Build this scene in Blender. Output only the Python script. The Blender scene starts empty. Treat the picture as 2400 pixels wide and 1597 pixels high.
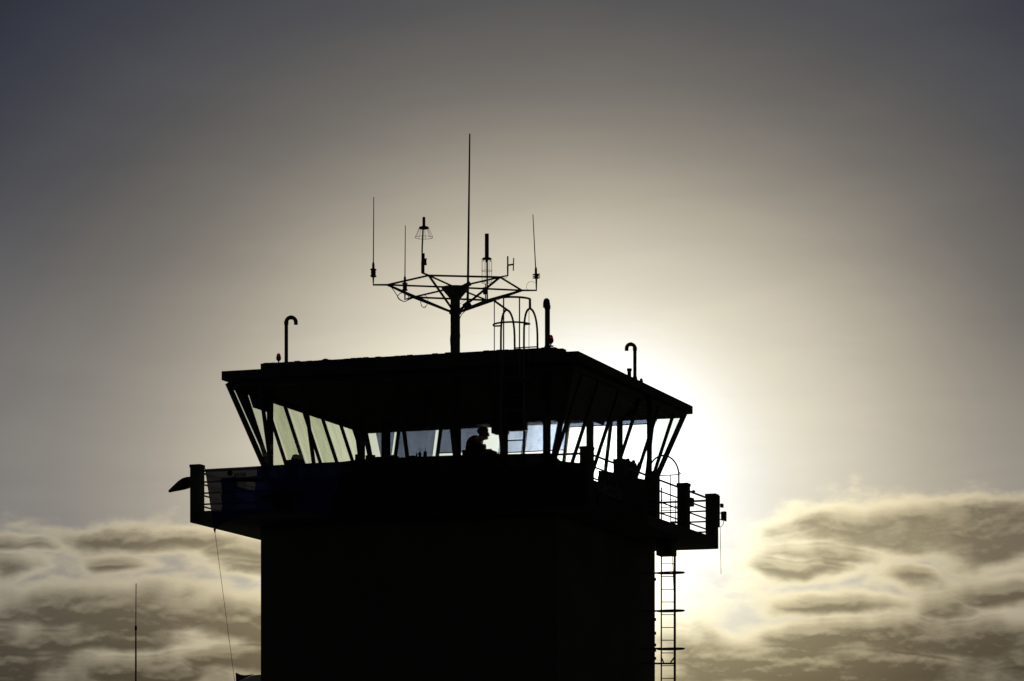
import bpy, bmesh, math, random
from mathutils import Vector, Matrix
random.seed(7)
C = bpy.context.scene.collection
sc = bpy.context.scene
# ---------------------------------------------------------------- camera
FOC, Y0, EYE = 9223.0, 2250.0, 1.6          # focal length and horizon row of the photograph, in its pixels
cam = bpy.data.cameras.new('camera'); co = bpy.data.objects.new('camera', cam); C.objects.link(co)
co.location = (0, 0, EYE); co.rotation_euler = (math.radians(90), 0, 0)
cam.sensor_width = 36; cam.lens = 36*FOC/2400; cam.shift_y = (Y0-798.5)/2400
cam.clip_start = 0.5; cam.clip_end = 20000
sc.camera = co
sc.view_settings.view_transform = 'Standard'; sc.view_settings.look = 'None'
sc.view_settings.exposure = 0; sc.view_settings.gamma = 1
# ---------------------------------------------------------------- sun and sky
SUN_AZ, SUN_EL = math.atan((1345-1200)/FOC), math.atan((Y0-1070)/FOC)
sd = Vector((math.sin(SUN_AZ)*math.cos(SUN_EL), math.cos(SUN_AZ)*math.cos(SUN_EL), math.sin(SUN_EL)))
sl = bpy.data.lights.new('sun', 'SUN'); sl.energy = 2.0; sl.angle = math.radians(.5); sl.color = (1, .93, .8)
so = bpy.data.objects.new('sun', sl); C.objects.link(so); so.location = (0, 200, 60)
so.rotation_euler = sd.to_track_quat('Z', 'Y').to_euler()

def lin(c):
    return tuple(((v/255)/12.92 if v/255 <= .04045 else ((v/255+.055)/1.055)**2.4) for v in c)
w = bpy.data.worlds.new("World"); sc.world = w; w.use_nodes = True
nt = w.node_tree; N = nt.nodes; K = nt.links; N.clear()
def nd(t, **kw):
    n = N.new(t)
    for k, v in kw.items(): setattr(n, k, v)
    return n
def lk(a, b): K.new(a, b)
def math_n(op, a, b=None, c=None, clamp=False):
    n = nd('ShaderNodeMath', operation=op, use_clamp=clamp)
    for i, v in enumerate((a, b, c)):
        if v is None: continue
        if isinstance(v, (int, float)): n.inputs[i].default_value = v
        else: lk(v, n.inputs[i])
    return n.outputs[0]
def vec_n(op, a, b=None):
    n = nd('ShaderNodeVectorMath', operation=op)
    for i, v in enumerate((a, b)):
        if v is None: continue
        if isinstance(v, (tuple, Vector)): n.inputs[i].default_value = tuple(v)
        else: lk(v, n.inputs[i])
    return n.outputs['Value'] if op in ('LENGTH', 'DOT_PRODUCT') else n.outputs[0]
def mixc(fac, a, b, blend='MIX'):
    n = nd('ShaderNodeMix', data_type='RGBA', blend_type=blend)
    if isinstance(fac, (int, float)): n.inputs['Factor'].default_value = fac
    else: lk(fac, n.inputs['Factor'])
    for s, v in (('A', a), ('B', b)):
        i = [q for q in n.inputs if q.name == s and q.type == 'RGBA'][0]
        if isinstance(v, tuple): i.default_value = (*v[:3], 1)
        else: lk(v, i)
    return [q for q in n.outputs if q.type == 'RGBA'][0]
def ramp(fac, stops, ip='LINEAR'):
    n = nd('ShaderNodeValToRGB'); cr = n.color_ramp; cr.interpolation = ip
    while len(cr.elements) < len(stops): cr.elements.new(.5)
    for e, (p, c) in zip(cr.elements, stops):
        e.position = p; e.color = (*c, 1) if isinstance(c, tuple) else (c, c, c, 1)
    lk(fac, n.inputs[0]); return n.outputs[0]
def maprange(v, a, b, c=0., d=1., kind='SMOOTHSTEP'):
    n = nd('ShaderNodeMapRange', interpolation_type=kind); lk(v, n.inputs[0])
    for i, q in zip((1, 2, 3, 4), (a, b, c, d)): n.inputs[i].default_value = q
    return n.outputs[0]
def noise(vec, scale, detail=5, rough=.55, dist=0.):
    n = nd('ShaderNodeTexNoise'); lk(vec, n.inputs['Vector']); n.inputs['Scale'].default_value = scale
    n.inputs['Detail'].default_value = detail; n.inputs['Roughness'].default_value = rough
    n.inputs['Distortion'].default_value = dist; return n.outputs['Fac']
dirv = nd('ShaderNodeTexCoord').outputs['Generated']
def dirpx(px, py): return Vector(((px-1200)/FOC, 1, (Y0-py)/FOC)).normalized()
R = 3000
def ang(px, py, sx):                          # distance from a direction, 1.0 = 3000 photo pixels = 18.6 degrees
    return math_n('MULTIPLY', vec_n('LENGTH', vec_n('MULTIPLY', vec_n('SUBTRACT', dirv, dirpx(px, py)), (sx, 1, 1.0))), FOC/R)
wide = ang(1330, 1150, .80)                   # broad aureole round the sun
SKY = [(0, (255, 255, 252)), (250, (254, 252, 246)), (350, (244, 240, 226)), (430, (229, 223, 203)), (500, (216, 209, 189)), (575, (201, 193, 175)), (650, (182, 174, 157)), (730, (161, 153, 139)),
       (800, (143, 137, 127)), (890, (121, 116, 109)), (960, (109, 105, 101)), (1050, (95, 93, 91)), (1130, (83, 83, 85)), (1220, (76, 77, 83)), (1313, (65, 67, 74)), (1410, (55, 58, 70)), (1500, (48, 51, 62)), (1900, (26, 28, 38)), (3000, (10, 11, 15))]
base = ramp(wide, [(r/R, lin(c)) for r, c in SKY], 'B_SPLINE')
near = ang(1430, 1130, 1.2)                  # bright inner glow
core = ramp(near, [(0, 1.0), (100/R, .60), (190/R, .26), (270/R, .085), (350/R, .025), (430/R, .005), (500/R, .0), (1, .0)], 'B_SPLINE')
base = mixc(1.0, base, mixc(1.0, core, (2.4, 2.4, 2.7), 'MULTIPLY'), 'ADD')
side = maprange(ang(-150, 1200, .9), 900/R, 0.)          # paler haze low on the left
base = mixc(side, base, mixc(1.0, base, (.115, .108, .098), 'ADD'))
side = maprange(ang(2620, 1200, .9), 560/R, 0.)
base = mixc(side, base, mixc(1.0, base, (.12, .11, .09), 'ADD'))
# physical sky for the rest of the dome (its own colour away from the sun)
sky = nd('ShaderNodeTexSky', sky_type='NISHITA', sun_disc=False)
sky.sun_elevation = SUN_EL; sky.sun_rotation = SUN_AZ
nish = mixc(1.0, sky.outputs[0], (.00016, .00016, .0002), 'MULTIPLY')
# clouds: a low bank of layered altocumulus, fixed by direction
sep = nd('ShaderNodeSeparateXYZ'); lk(dirv, sep.inputs[0]); X, Yv, Z = sep.outputs
def noisev(vec, scale, detail):
    n = nd('ShaderNodeTexNoise'); lk(vec, n.inputs['Vector']); n.inputs['Scale'].default_value = scale
    n.inputs['Detail'].default_value = detail; return n.outputs['Color']
# where the cloud is deep: soft masses fixed by direction (x, y, half width, half height in photo pixels)
MASS = [(235, 1255, 110, 40), (330, 1272, 120, 30), (450, 1262, 120, 34), (560, 1290, 130, 30), (290, 1330, 80, 24), (545, 1322, 90, 26), (15, 1266, 90, 22), (5, 1322, 60, 30),
        (120, 1425, 230, 50), (360, 1440, 300, 66), (560, 1455, 200, 66), (60, 1500, 220, 60), (60, 1580, 260, 66), (330, 1580, 240, 40), (280, 1500, 220, 34), (560, 1545, 170, 30),
        (1890, 1222, 130, 28), (2040, 1235, 200, 36), (2180, 1262, 230, 50), (2330, 1240, 220, 70), (1950, 1300, 100, 30), (1870, 1335, 90, 26), (2120, 1345, 100, 30),
        (2220, 1412, 90, 34), (2380, 1390, 150, 40), (1920, 1415, 130, 28), (1960, 1492, 260, 40), (2260, 1515, 300, 60), (1720, 1545, 260, 56), (2000, 1580, 600, 60)]
def cloud(dv, full=True):
    """cloud depth in direction dv"""
    cv = vec_n('MULTIPLY', dv, (1.0, 1.0, 2.1))
    big = vec_n('MULTIPLY', vec_n('SUBTRACT', noisev(cv, 34, 3), (.5, .5, .5)), (.034, .0, .010))
    wdir = vec_n('ADD', dv, big)
    n2 = noise(vec_n('ADD', cv, (3.1, 1.7, .4)), 70, 5, .50, .0)
    n3 = noise(vec_n('ADD', vec_n('MULTIPLY', dv, (1.0, 1.0, 2.9)), (5.1, .7, 2.4)), 36, 5, .5, .0)
    mass = None
    for mx_, my_, hw_, hh_ in MASS:
        q = vec_n('MULTIPLY', vec_n('SUBTRACT', wdir, dirpx(mx_, my_)), (FOC/hw_, 0, FOC/hh_))
        v_ = maprange(vec_n('LENGTH', q), 1.6, .15)
        mass = v_ if mass is None else math_n('MAXIMUM', mass, v_)
    d_ = math_n('ADD', math_n('MULTIPLY', mass, .80), math_n('ADD', math_n('MULTIPLY', math_n('SUBTRACT', n2, .5), 1.45), math_n('MULTIPLY', math_n('SUBTRACT', n3, .5), 1.0)))
    sz = nd('ShaderNodeSeparateXYZ'); lk(dv, sz.inputs[0])
    return math_n('ADD', d_, maprange(sz.outputs[2], (Y0-1380)/FOC, (Y0-1600)/FOC, 0., .16, 'LINEAR'))
dens = cloud(dirv)
dens_up = cloud(vec_n('ADD', dirv, (0., 0., 11/FOC)))       # same cloud a little higher up, towards the light
cvv = vec_n('MULTIPLY', dirv, (1.0, 1.0, 1.8))
e1 = noise(cvv, 26, 6, .55, .1); e2 = noise(vec_n('ADD', cvv, (1.3, 4.1, .2)), 110, 5, .6, .0)
edge = math_n('ADD', math_n('MULTIPLY', X, .020), math_n('ADD', math_n('MULTIPLY', math_n('SUBTRACT', e1, .5), .032), math_n('MULTIPLY', math_n('SUBTRACT', e2, .5), .008)))
zt = math_n('SUBTRACT', Z, edge)
inbank = maprange(zt, (Y0-1172)/FOC, (Y0-1226)/FOC, 0., 1.)
inlow = maprange(zt, (Y0-1195)/FOC, (Y0-1245)/FOC, 0., 1.)
thin = math_n('MULTIPLY', inbank, maprange(math_n('ADD', math_n('MULTIPLY', e1, .8), math_n('MULTIPLY', dens, .7)), .20, .60))
thick = math_n('MULTIPLY', inlow, maprange(dens, -.03, .84))
rim = maprange(math_n('SUBTRACT', dens, dens_up), .0, .26, 0., 1., 'LINEAR')
lit = mixc(1.0, base, (1.38, 1.32, 1.10), 'MULTIPLY')
lit = mixc(1.0, lit, mixc(maprange(wide, .1, .5, 0., 1., 'LINEAR'), (.12, .105, .068), (.10, .088, .058)), 'ADD')
shade = mixc(maprange(Z, (Y0-1300)/FOC, (Y0-1590)/FOC, 0., 1., 'LINEAR'), (.52, .475, .375), (.35, .31, .225))
shade = mixc(1.0, base, shade, 'MULTIPLY')
c1 = mixc(thin, base, lit)
c2 = mixc(math_n('MULTIPLY', thick, math_n('SUBTRACT', 1.0, math_n('MULTIPLY', rim, .22))), c1, shade)
c2 = mixc(math_n('MULTIPLY', math_n('MULTIPLY', inbank, rim), .12), c2, mixc(1.0, lit, (1.25, 1.22, 1.15), 'MULTIPLY'))
# faint high streaks near the glow
veil = noise(vec_n('MULTIPLY', dirv, (1.0, 1.0, 5.)), 14, 5, .6, .5)
c2 = mixc(1.0, c2, mixc(maprange(veil, .3, .7), (.965, .965, .97), (1.03, 1.03, 1.02)), 'MULTIPLY')
tot = mixc(1.0, c2, nish, 'ADD')
bg = nd('ShaderNodeBackground'); bg.inputs['Strength'].default_value = .1
lk(mixc(1.0, tot, (10, 10, 10), 'MULTIPLY'), bg.inputs['Color'])
out = nd('ShaderNodeOutputWorld'); lk(bg.outputs[0], out.inputs[0])

# ---------------------------------------------------------------- tower frame and pixel helpers
TH = math.radians(-19.92)
EX = Vector((math.cos(TH), math.sin(TH))); EY = Vector((-math.sin(TH), math.cos(TH)))
CEN = Vector((-1.0127, 80.3605))
def Lp(px, py, **k):
    """photo pixel + one known tower coordinate (or distance D) -> point in tower coordinates"""
    r = (px-1200)/FOC; q = (Y0-py)/FOC; a = Vector((r, 1.))
    if 'z' in k: D = (k['z']-EYE)/q
    elif 'x' in k: D = (k['x']+CEN.dot(EX))/a.dot(EX)
    elif 'y' in k: D = (k['y']+CEN.dot(EY))/a.dot(EY)
    else: D = k['D']
    w_ = a*D-CEN
    return Vector((w_.dot(EX), w_.dot(EY), EYE+q*D))
def W(p):
    p = Vector(p); v = CEN+EX*p.x+EY*p.y
    return Vector((v.x, v.y, p.z))

# ---------------------------------------------------------------- materials
def mat(name, col, rough=.8, metal=0., var=.15, scale=4., bump=.02, spec=.3):
    m = bpy.data.materials.new(name); m.use_nodes = True
    n = m.node_tree.nodes; l = m.node_tree.links; b = n['Principled BSDF']
    b.inputs['Roughness'].default_value = rough; b.inputs['Metallic'].default_value = metal
    b.inputs['Specular IOR Level'].default_value = spec
    tc = n.new('ShaderNodeTexCoord'); t = n.new('ShaderNodeTexNoise'); t.inputs['Scale'].default_value = scale
    t.inputs['Detail'].default_value = 6; l.new(tc.outputs['Object'], t.inputs['Vector'])
    r = n.new('ShaderNodeValToRGB'); r.color_ramp.elements[0].position = .3; r.color_ramp.elements[1].position = .7
    r.color_ramp.elements[0].color = (*[c*(1-var) for c in col], 1); r.color_ramp.elements[1].color = (*[min(1, c*(1+var)) for c in col], 1)
    l.new(t.outputs['Fac'], r.inputs[0]); l.new(r.outputs[0], b.inputs['Base Color'])
    if bump:
        bp = n.new('ShaderNodeBump'); bp.inputs['Distance'].default_value = bump; bp.inputs['Strength'].default_value = .4
        l.new(t.outputs['Fac'], bp.inputs['Height']); l.new(bp.outputs[0], b.inputs['Normal'])
    return m
def sheer(name, col, gloss=.03, rough=.05, folds=0.):
    """clear or tinted see-through sheet: tinted transparency plus a little reflection; folds = vertical unevenness"""
    m = bpy.data.materials.new(name); m.use_nodes = True
    n = m.node_tree.nodes; l = m.node_tree.links; n.clear()
    o = n.new('ShaderNodeOutputMaterial'); mx = n.new('ShaderNodeMixShader'); t = n.new('ShaderNodeBsdfTransparent'); g = n.new('ShaderNodeBsdfGlossy')
    g.inputs['Roughness'].default_value = rough; mx.inputs[0].default_value = gloss
    l.new(t.outputs[0], mx.inputs[1]); l.new(g.outputs[0], mx.inputs[2]); l.new(mx.outputs[0], o.inputs[0])
    t.inputs[0].default_value = (*col, 1)
    if folds:
        tc = n.new('ShaderNodeTexCoord'); mp = n.new('ShaderNodeMapping'); mp.inputs['Scale'].default_value = (3.2, 3.2, .35)
        s = n.new('ShaderNodeTexNoise'); s.inputs['Scale'].default_value = 1.6; s.inputs['Detail'].default_value = 4
        l.new(tc.outputs['Object'], mp.inputs[0]); l.new(mp.outputs[0], s.inputs['Vector'])
        r = n.new('ShaderNodeValToRGB'); r.color_ramp.elements[0].position = .3; r.color_ramp.elements[1].position = .7
        r.color_ramp.elements[0].color = (*[c*(1-folds) for c in col], 1); r.color_ramp.elements[1].color = (*[min(1, c*(1+folds)) for c in col], 1)
        l.new(s.outputs['Fac'], r.inputs[0]); l.new(r.outputs[0], t.inputs[0])
    return m
def cloth(name, col, thru):
    m = bpy.data.materials.new(name); m.use_nodes = True
    n = m.node_tree.nodes; l = m.node_tree.links; b = n['Principled BSDF']; o = n['Material Output']
    b.inputs['Base Color'].default_value = (*col, 1); b.inputs['Roughness'].default_value = .9
    t = n.new('ShaderNodeBsdfTransparent'); t.inputs[0].default_value = (*thru, 1)
    s = n.new('ShaderNodeAddShader')
    tr = n.new('ShaderNodeBsdfTranslucent'); tr.inputs[0].default_value = (*[c*.03 for c in col], 1)
    a = n.new('ShaderNodeAddShader'); l.new(b.outputs[0], a.inputs[0]); l.new(tr.outputs[0], a.inputs[1])
    l.new(a.outputs[0], s.inputs[0]); l.new(t.outputs[0], s.inputs[1]); l.new(s.outputs[0], o.inputs[0])
    return m
M = dict(
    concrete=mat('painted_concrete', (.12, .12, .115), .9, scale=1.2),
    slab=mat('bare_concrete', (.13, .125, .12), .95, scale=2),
    steel=mat('galvanised_steel', (.16, .16, .165), .55, .6, scale=20, bump=.002),
    dark=mat('dark_painted_metal', (.05, .05, .055), .6, .3, scale=15, bump=.002),
    frame=mat('window_frame_paint', (.07, .07, .075), .6, scale=10, bump=.002),
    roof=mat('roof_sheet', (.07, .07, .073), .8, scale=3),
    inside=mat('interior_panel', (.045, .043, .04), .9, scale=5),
    black=mat('black_plastic', (.02, .02, .022), .6, scale=20, bump=.001),
    pipe=mat('vent_pipe_metal', (.14, .14, .145), .6, .4, scale=12, bump=.004),
    rubber=mat('black_cable', (.02, .02, .02), .8, bump=0),
    whip=mat('fibreglass_whip', (.10, .10, .10), .6, bump=0),
    rope=mat('thin_rope', (.10, .09, .07), .9, bump=0),
    palesheet=mat('pale_roof_sheet', (.55, .54, .50), .7, scale=2),
    skin=mat('skin_tone', (.35, .2, .14), .6, bump=0),
    jacket=mat('dark_jacket', (.03, .03, .035), .95, bump=0),
    hair=mat('dark_hair', (.02, .016, .012), .8, bump=0),
    ink=mat('black_print', (.012, .012, .014), .9, bump=0),
    greyink=mat('grey_print', (.16, .16, .165), .9, bump=0),
    grass=mat('grass_field', (.06, .075, .03), 1., scale=.5, var=.4, bump=.05),
    asphalt=mat('asphalt', (.05, .05, .052), .9, scale=6, bump=.01),
    glass=sheer('clear_glass', (.93, .95, .93), .03),
    glass_green=sheer('green_tinted_glass', (.95, .975, .93), .03),
    blind_green=sheer('green_sun_blind', (.965, .98, .91), .02, .5, .06),
    blind_sage=sheer('sage_sun_blind', (.87, .89, .82), .02, .5, .07),
    blind_blue=sheer('blue_grey_sun_blind', (.36, .39, .48), .02, .5, .10),
    blind_violet=sheer('violet_sun_blind', (.10, .09, .24), .02, .5, .10),
    blind_lav=sheer('lavender_sun_blind', (.66, .70, .82), .02, .5, .12),
    blind_dark=sheer('dark_sun_blind', (.045, .045, .07), .02, .5, .10),
    cloth_blue=cloth('navy_banner_cloth', (.03, .045, .18), (.0004, .0006, .003)),
    cloth_grey=cloth('pale_banner_cloth', (.25, .25, .26), (.010, .010, .011)),
    cloth_black=cloth('black_banner_cloth', (.02, .02, .02), (.0006, .0006, .0004)),
)
rd = bpy.data.materials.new('red_lens'); rd.use_nodes = True
b = rd.node_tree.nodes['Principled BSDF']; b.inputs['Base Color'].default_value = (.5, .01, .012, 1); b.inputs['Roughness'].default_value = .25
b.inputs['Transmission Weight'].default_value = .55
M['red'] = rd

# ---------------------------------------------------------------- mesh helpers
class MB:
    def __init__(s): s.bm = bmesh.new()
    def box(s, a, b):
        """axis aligned box between two corners (tower coordinates)"""
        x0, y0, z0 = a; x1, y1, z1 = b
        v = [s.bm.verts.new(p) for p in ((x0, y0, z0), (x1, y0, z0), (x1, y1, z0), (x0, y1, z0), (x0, y0, z1), (x1, y0, z1), (x1, y1, z1), (x0, y1, z1))]
        for f in ((0, 1, 2, 3), (4, 7, 6, 5), (0, 4, 5, 1), (1, 5, 6, 2), (2, 6, 7, 3), (3, 7, 4, 0)): s.bm.faces.new([v[i] for i in f])
        return s
    def hexa(s, lo, hi):
        """solid between two quads of corresponding points"""
        v = [s.bm.verts.new(p) for p in (*lo, *hi)]
        for f in ((3, 2, 1, 0), (4, 5, 6, 7), (0, 1, 5, 4), (1, 2, 6, 5), (2, 3, 7, 6), (3, 0, 4, 7)): s.bm.faces.new([v[i] for i in f])
        return s
    def bar(s, p, q, w, h=None, side=None):
        """rectangular bar p->q, w across side axis, h across the other"""
        p = Vector(p); q = Vector(q); d = (q-p).normalized(); h = h or w
        u = Vector(side) if side is not None else (Vector((0, 0, 1)) if abs(d.z) < .9 else Vector((1, 0, 0)))
        u = (u-d*u.dot(d)).normalized(); t = d.cross(u)
        lo = [p+u*a*w/2+t*b_*h/2 for a, b_ in ((-1, -1), (1, -1), (1, 1), (-1, 1))]; hi = [x+(q-p) for x in lo]
        return s.hexa(lo, hi)
    def path(s, pts, r, seg=8, closed=False):
        """round tube through points; r a number or one per point"""
        pts = [Vector(p) for p in pts]; n = len(pts); rings = []; up = None
        for i, p in enumerate(pts):
            a = pts[(i-1) % n] if (i or closed) else p; c = pts[(i+1) % n] if (i < n-1 or closed) else p
            d = (c-a).normalized()
            if up is None: up = Vector((0, 0, 1)) if abs(d.z) < .9 else Vector((1, 0, 0))
            u = (up-d*up.dot(d)).normalized(); up = u; t = d.cross(u)
            rr = r[i] if isinstance(r, (list, tuple)) else r
            rings.append([s.bm.verts.new(p+(u*math.cos(2*math.pi*k/seg)+t*math.sin(2*math.pi*k/seg))*rr) for k in range(seg)])
        m = n if closed else n-1
        for i in range(m):
            A, B = rings[i], rings[(i+1) % n]
            for k in range(seg): s.bm.faces.new((A[k], A[(k+1) % seg], B[(k+1) % seg], B[k]))
        if not closed:
            s.bm.faces.new(rings[0][::-1]); s.bm.faces.new(rings[-1])
        return s
    def lathe(s, c, prof, seg=16):
        """turned about the vertical through c; prof = (radius, z offset)"""
        c = Vector(c); rings = [[s.bm.verts.new(c+Vector((r*math.cos(2*math.pi*k/seg), r*math.sin(2*math.pi*k/seg), z))) for k in range(seg)] for r, z in prof]
        for A, B in zip(rings, rings[1:]):
            for k in range(seg): s.bm.faces.new((A[k], A[(k+1) % seg], B[(k+1) % seg], B[k]))
        s.bm.faces.new(rings[0][::-1]); s.bm.faces.new(rings[-1]); return s
    def prism(s, pts, off):
        """flat outline (list of points) pushed through off"""
        off = Vector(off); a = [s.bm.verts.new(p) for p in pts]; b_ = [s.bm.verts.new(Vector(p)+off) for p in pts]; n = len(pts)
        s.bm.faces.new(a); s.bm.faces.new(b_[::-1])
        for i in range(n): s.bm.faces.new((a[i], b_[i], b_[(i+1) % n], a[(i+1) % n]))
        return s
    def build(s, name, m, parent=None, base=(0, 0, 0), bevel=0, smooth=False):
        """link as one mesh object. Parts: coordinates are taken relative to the parent thing's base."""
        bmesh.ops.recalc_face_normals(s.bm, faces=s.bm.faces)
        bs = Vector(parent['_b']) if parent is not None else Vector(base)
        bmesh.ops.translate(s.bm, verts=s.bm.verts, vec=-bs)
        me = bpy.data.meshes.new(name); s.bm.to_mesh(me); s.bm.free()
        ms = m if isinstance(m, list) else [m]
        for x in ms: me.materials.append(M[x])
        if smooth:
            for p in me.polygons: p.use_smooth = True
            try: me.set_sharp_from_angle(angle=math.radians(40))
            except Exception: pass
        o = bpy.data.objects.new(name, me); C.objects.link(o); o['_b'] = tuple(bs)
        if parent is not None: o.parent = parent
        else:
            o.location = W(bs); o.rotation_euler = (0, 0, TH)
        if bevel:
            bv = o.modifiers.new('bevel', 'BEVEL'); bv.width = bevel; bv.segments = 2; bv.limit_method = 'ANGLE'
        return o
def tag(o, label, cat, group=None):
    o['label'] = label; o['category'] = cat
    if group: o['group'] = group
    return o
def thing(name, base, label, cat, group=None):
    o = bpy.data.objects.new(name, None); C.objects.link(o); o.empty_display_size = .3
    o.location = W(base); o.rotation_euler = (0, 0, TH); o['_b'] = tuple(base)
    return tag(o, label, cat, group)

# ---------------------------------------------------------------- ground
def sheet(name, x0, x1, y0, y1, z, m, n=1):
    bm = bmesh.new(); v = [bm.verts.new(p) for p in ((x0, y0, z), (x1, y0, z), (x1, y1, z), (x0, y1, z))]; bm.faces.new(v)
    me = bpy.data.meshes.new(name); bm.to_mesh(me); bm.free(); me.materials.append(M[m])
    o = bpy.data.objects.new(name, me); C.objects.link(o); o['kind'] = 'structure'; return o
sheet('ground', -6000, 6000, -6000, 6000, 0, 'grass')
sheet('apron', -60, 60, -20, 110, .004, 'asphalt')

# ---------------------------------------------------------------- the tower
G = 4.185                      # half side of the gallery
FL, RB = 10.47, 10.25          # gallery floor, underside
tower = thing('control_tower', (0, 0, 0), 'dark square airfield control tower with a glazed cab, railed gallery and overhanging flat roof', 'control tower')
SH = 3.13
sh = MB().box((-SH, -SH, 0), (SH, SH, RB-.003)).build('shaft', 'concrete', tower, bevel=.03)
MB().box((-.5, -SH-.03, 0), (.5, -SH-.002, 2.1)).build('door', 'dark', sh)
# gallery slab
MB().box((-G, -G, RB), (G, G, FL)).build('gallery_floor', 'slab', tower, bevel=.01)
# posts
pos = [-4.075, -2.03, .05, 2.09, 4.075]
pts = [(x, -4.075) for x in pos]+[(4.075, y) for y in pos[1:]]+[(x, 4.075) for x in pos[:-1]]+[(-4.075, y) for y in pos[1:-1]]
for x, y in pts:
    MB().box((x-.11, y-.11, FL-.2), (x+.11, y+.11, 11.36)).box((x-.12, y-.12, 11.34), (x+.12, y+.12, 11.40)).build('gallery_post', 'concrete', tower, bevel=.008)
# rails, one railing per bay between posts
def railing(a, b_):
    m = MB(); a = Vector(a); b_ = Vector(b_); d = (b_-a).normalized()
    for z, r in ((11.27, .022), (11.05, .017), (10.83, .017), (10.61, .017)):
        m.path([(a.x, a.y, z), (b_.x, b_.y, z)], r, 8)
    m.build('railing', 'steel', tower, smooth=True)
for i in range(4):
    railing((pos[i], -4.10, 0), (pos[i+1], -4.10, 0)); railing((pos[i], 4.10, 0), (pos[i+1], 4.10, 0))
    railing((4.10, pos[i], 0), (4.10, pos[i+1], 0)); railing((-4.10, pos[i], 0), (-4.10, pos[i+1], 0))
# cab: low wall, floor, leaning windows
ZB, ZT, HB, HT = 11.15, 13.05, 2.96, 3.62
cw = MB()
for s in (-1, 1):
    cw.box((-HB, s*HB-(.14 if s > 0 else 0), FL), (HB, s*HB+(.14 if s < 0 else 0), ZB))
    cw.box((s*HB-(.14 if s > 0 else 0), -HB+.143, FL), (s*HB+(.14 if s < 0 else 0), HB-.143, ZB))
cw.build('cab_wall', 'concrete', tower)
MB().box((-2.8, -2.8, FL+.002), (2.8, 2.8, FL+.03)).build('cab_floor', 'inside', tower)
# faces: n outward, t along
faces = {'front': ((0, -1), (1, 0)), 'right': ((1, 0), (0, 1)), 'back': ((0, 1), (-1, 0)), 'left': ((-1, 0), (0, -1))}
def on(face, u, z, out=0.):
    """point on a leaning glazing plane at sideways position u and height z"""
    (nx, ny), (tx, ty) = faces[face]; f = (z-ZB)/(ZT-ZB); h = HB+(HT-HB)*f+out
    return Vector((nx*h+tx*u, ny*h+ty*u, z))
def ucor(z): return HB+(HT-HB)*(z-ZB)/(ZT-ZB)
USF = dict(front=[None, -2.93, -2, -1, 0, 1, 2, 2.93, None], left=[None, -2.93, -2.2, -1.2, -.2, .8, 1.83, 2.87, None],
           right=[None, -2.93, -1.95, -.67, .66, 1.93, 2.93, None], back=[None, -2.93, -2, -1.05, -.1, .88, 1.85, 2.82, None])
def Uf(face, j, z):
    US = USF[face]
    return US[j] if US[j] is not None else (-ucor(z) if j == 0 else ucor(z))
for face in faces:
    US = USF[face]
    for i in range(len(US)-1):
        U = lambda j, z, f_=face: Uf(f_, j, z)
        slim = US[i] is None or US[i+1] is None
        m = MB(); tv = Vector((*faces[face][1], 0)); 
        for j, sgn in ((i, 1), (i+1, -1)):
            corner = US[j] is None
            wd = .03 if corner else .032
            a = on(face, U(j, ZB)+sgn*wd/2+sgn*.001, ZB); c = on(face, U(j, ZT)+sgn*wd/2+sgn*.001, ZT)
            m.bar(a, c, wd, .055, side=tv)
        for z0, hh in ((ZB+.03, .06), (ZT-.032, .10)):
            if slim and z0 < 12: continue
            ii = .068 if z0 < 12 else .004
            m.bar(on(face, U(i, z0)+ii, z0), on(face, U(i+1, z0)-ii, z0), hh, .08, side=(0, 0, 1))
        fr = m.build('window', 'frame', tower)
        z0, z1 = ZB+(.35 if slim else .04), ZT-.05
        q = [on(face, U(i, z0)+.02, z0), on(face, U(i+1, z0)-.02, z0), on(face, U(i+1, z1)-.02, z1), on(face, U(i, z1)+.02, z1)]
        nv = Vector((*faces[face][0], 0))
        MB().prism(q, nv*.008).build('glass_pane', 'glass_green' if face == 'left' else 'glass', fr)
# corner posts of the glazing
for sx in (-1, 1):
    for sy in (-1, 1):
        MB().bar((sx*(HB-.0), sy*(HB-.0), ZB-.02), (sx*(HT-.0), sy*(HT-.0), ZT+.01), .085, .085, side=(sx, -sy, 0)).build('corner_mullion', 'frame', tower)
# upright steel columns just inside the glass
for x, y, w_ in ((-2.98, -2.98, .10), (2.82, -2.82, .12), (3.70, .96, .085), (-2.8, 2.8, .15), (.92, -2.75, .13), (1.93, -2.75, .09), (-2.8, 1.45, .10), (2.82, -.2, .12), (2.8, 1.76, .10)):
    MB().box((x-w_/2, y-w_/2, (ZB+.02) if x < -2.9 else FL+.031), (x+w_/2, y+w_/2, ZT+(.018 if abs(x) > 3.4 else 0))).build('column', 'inside', tower)
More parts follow.
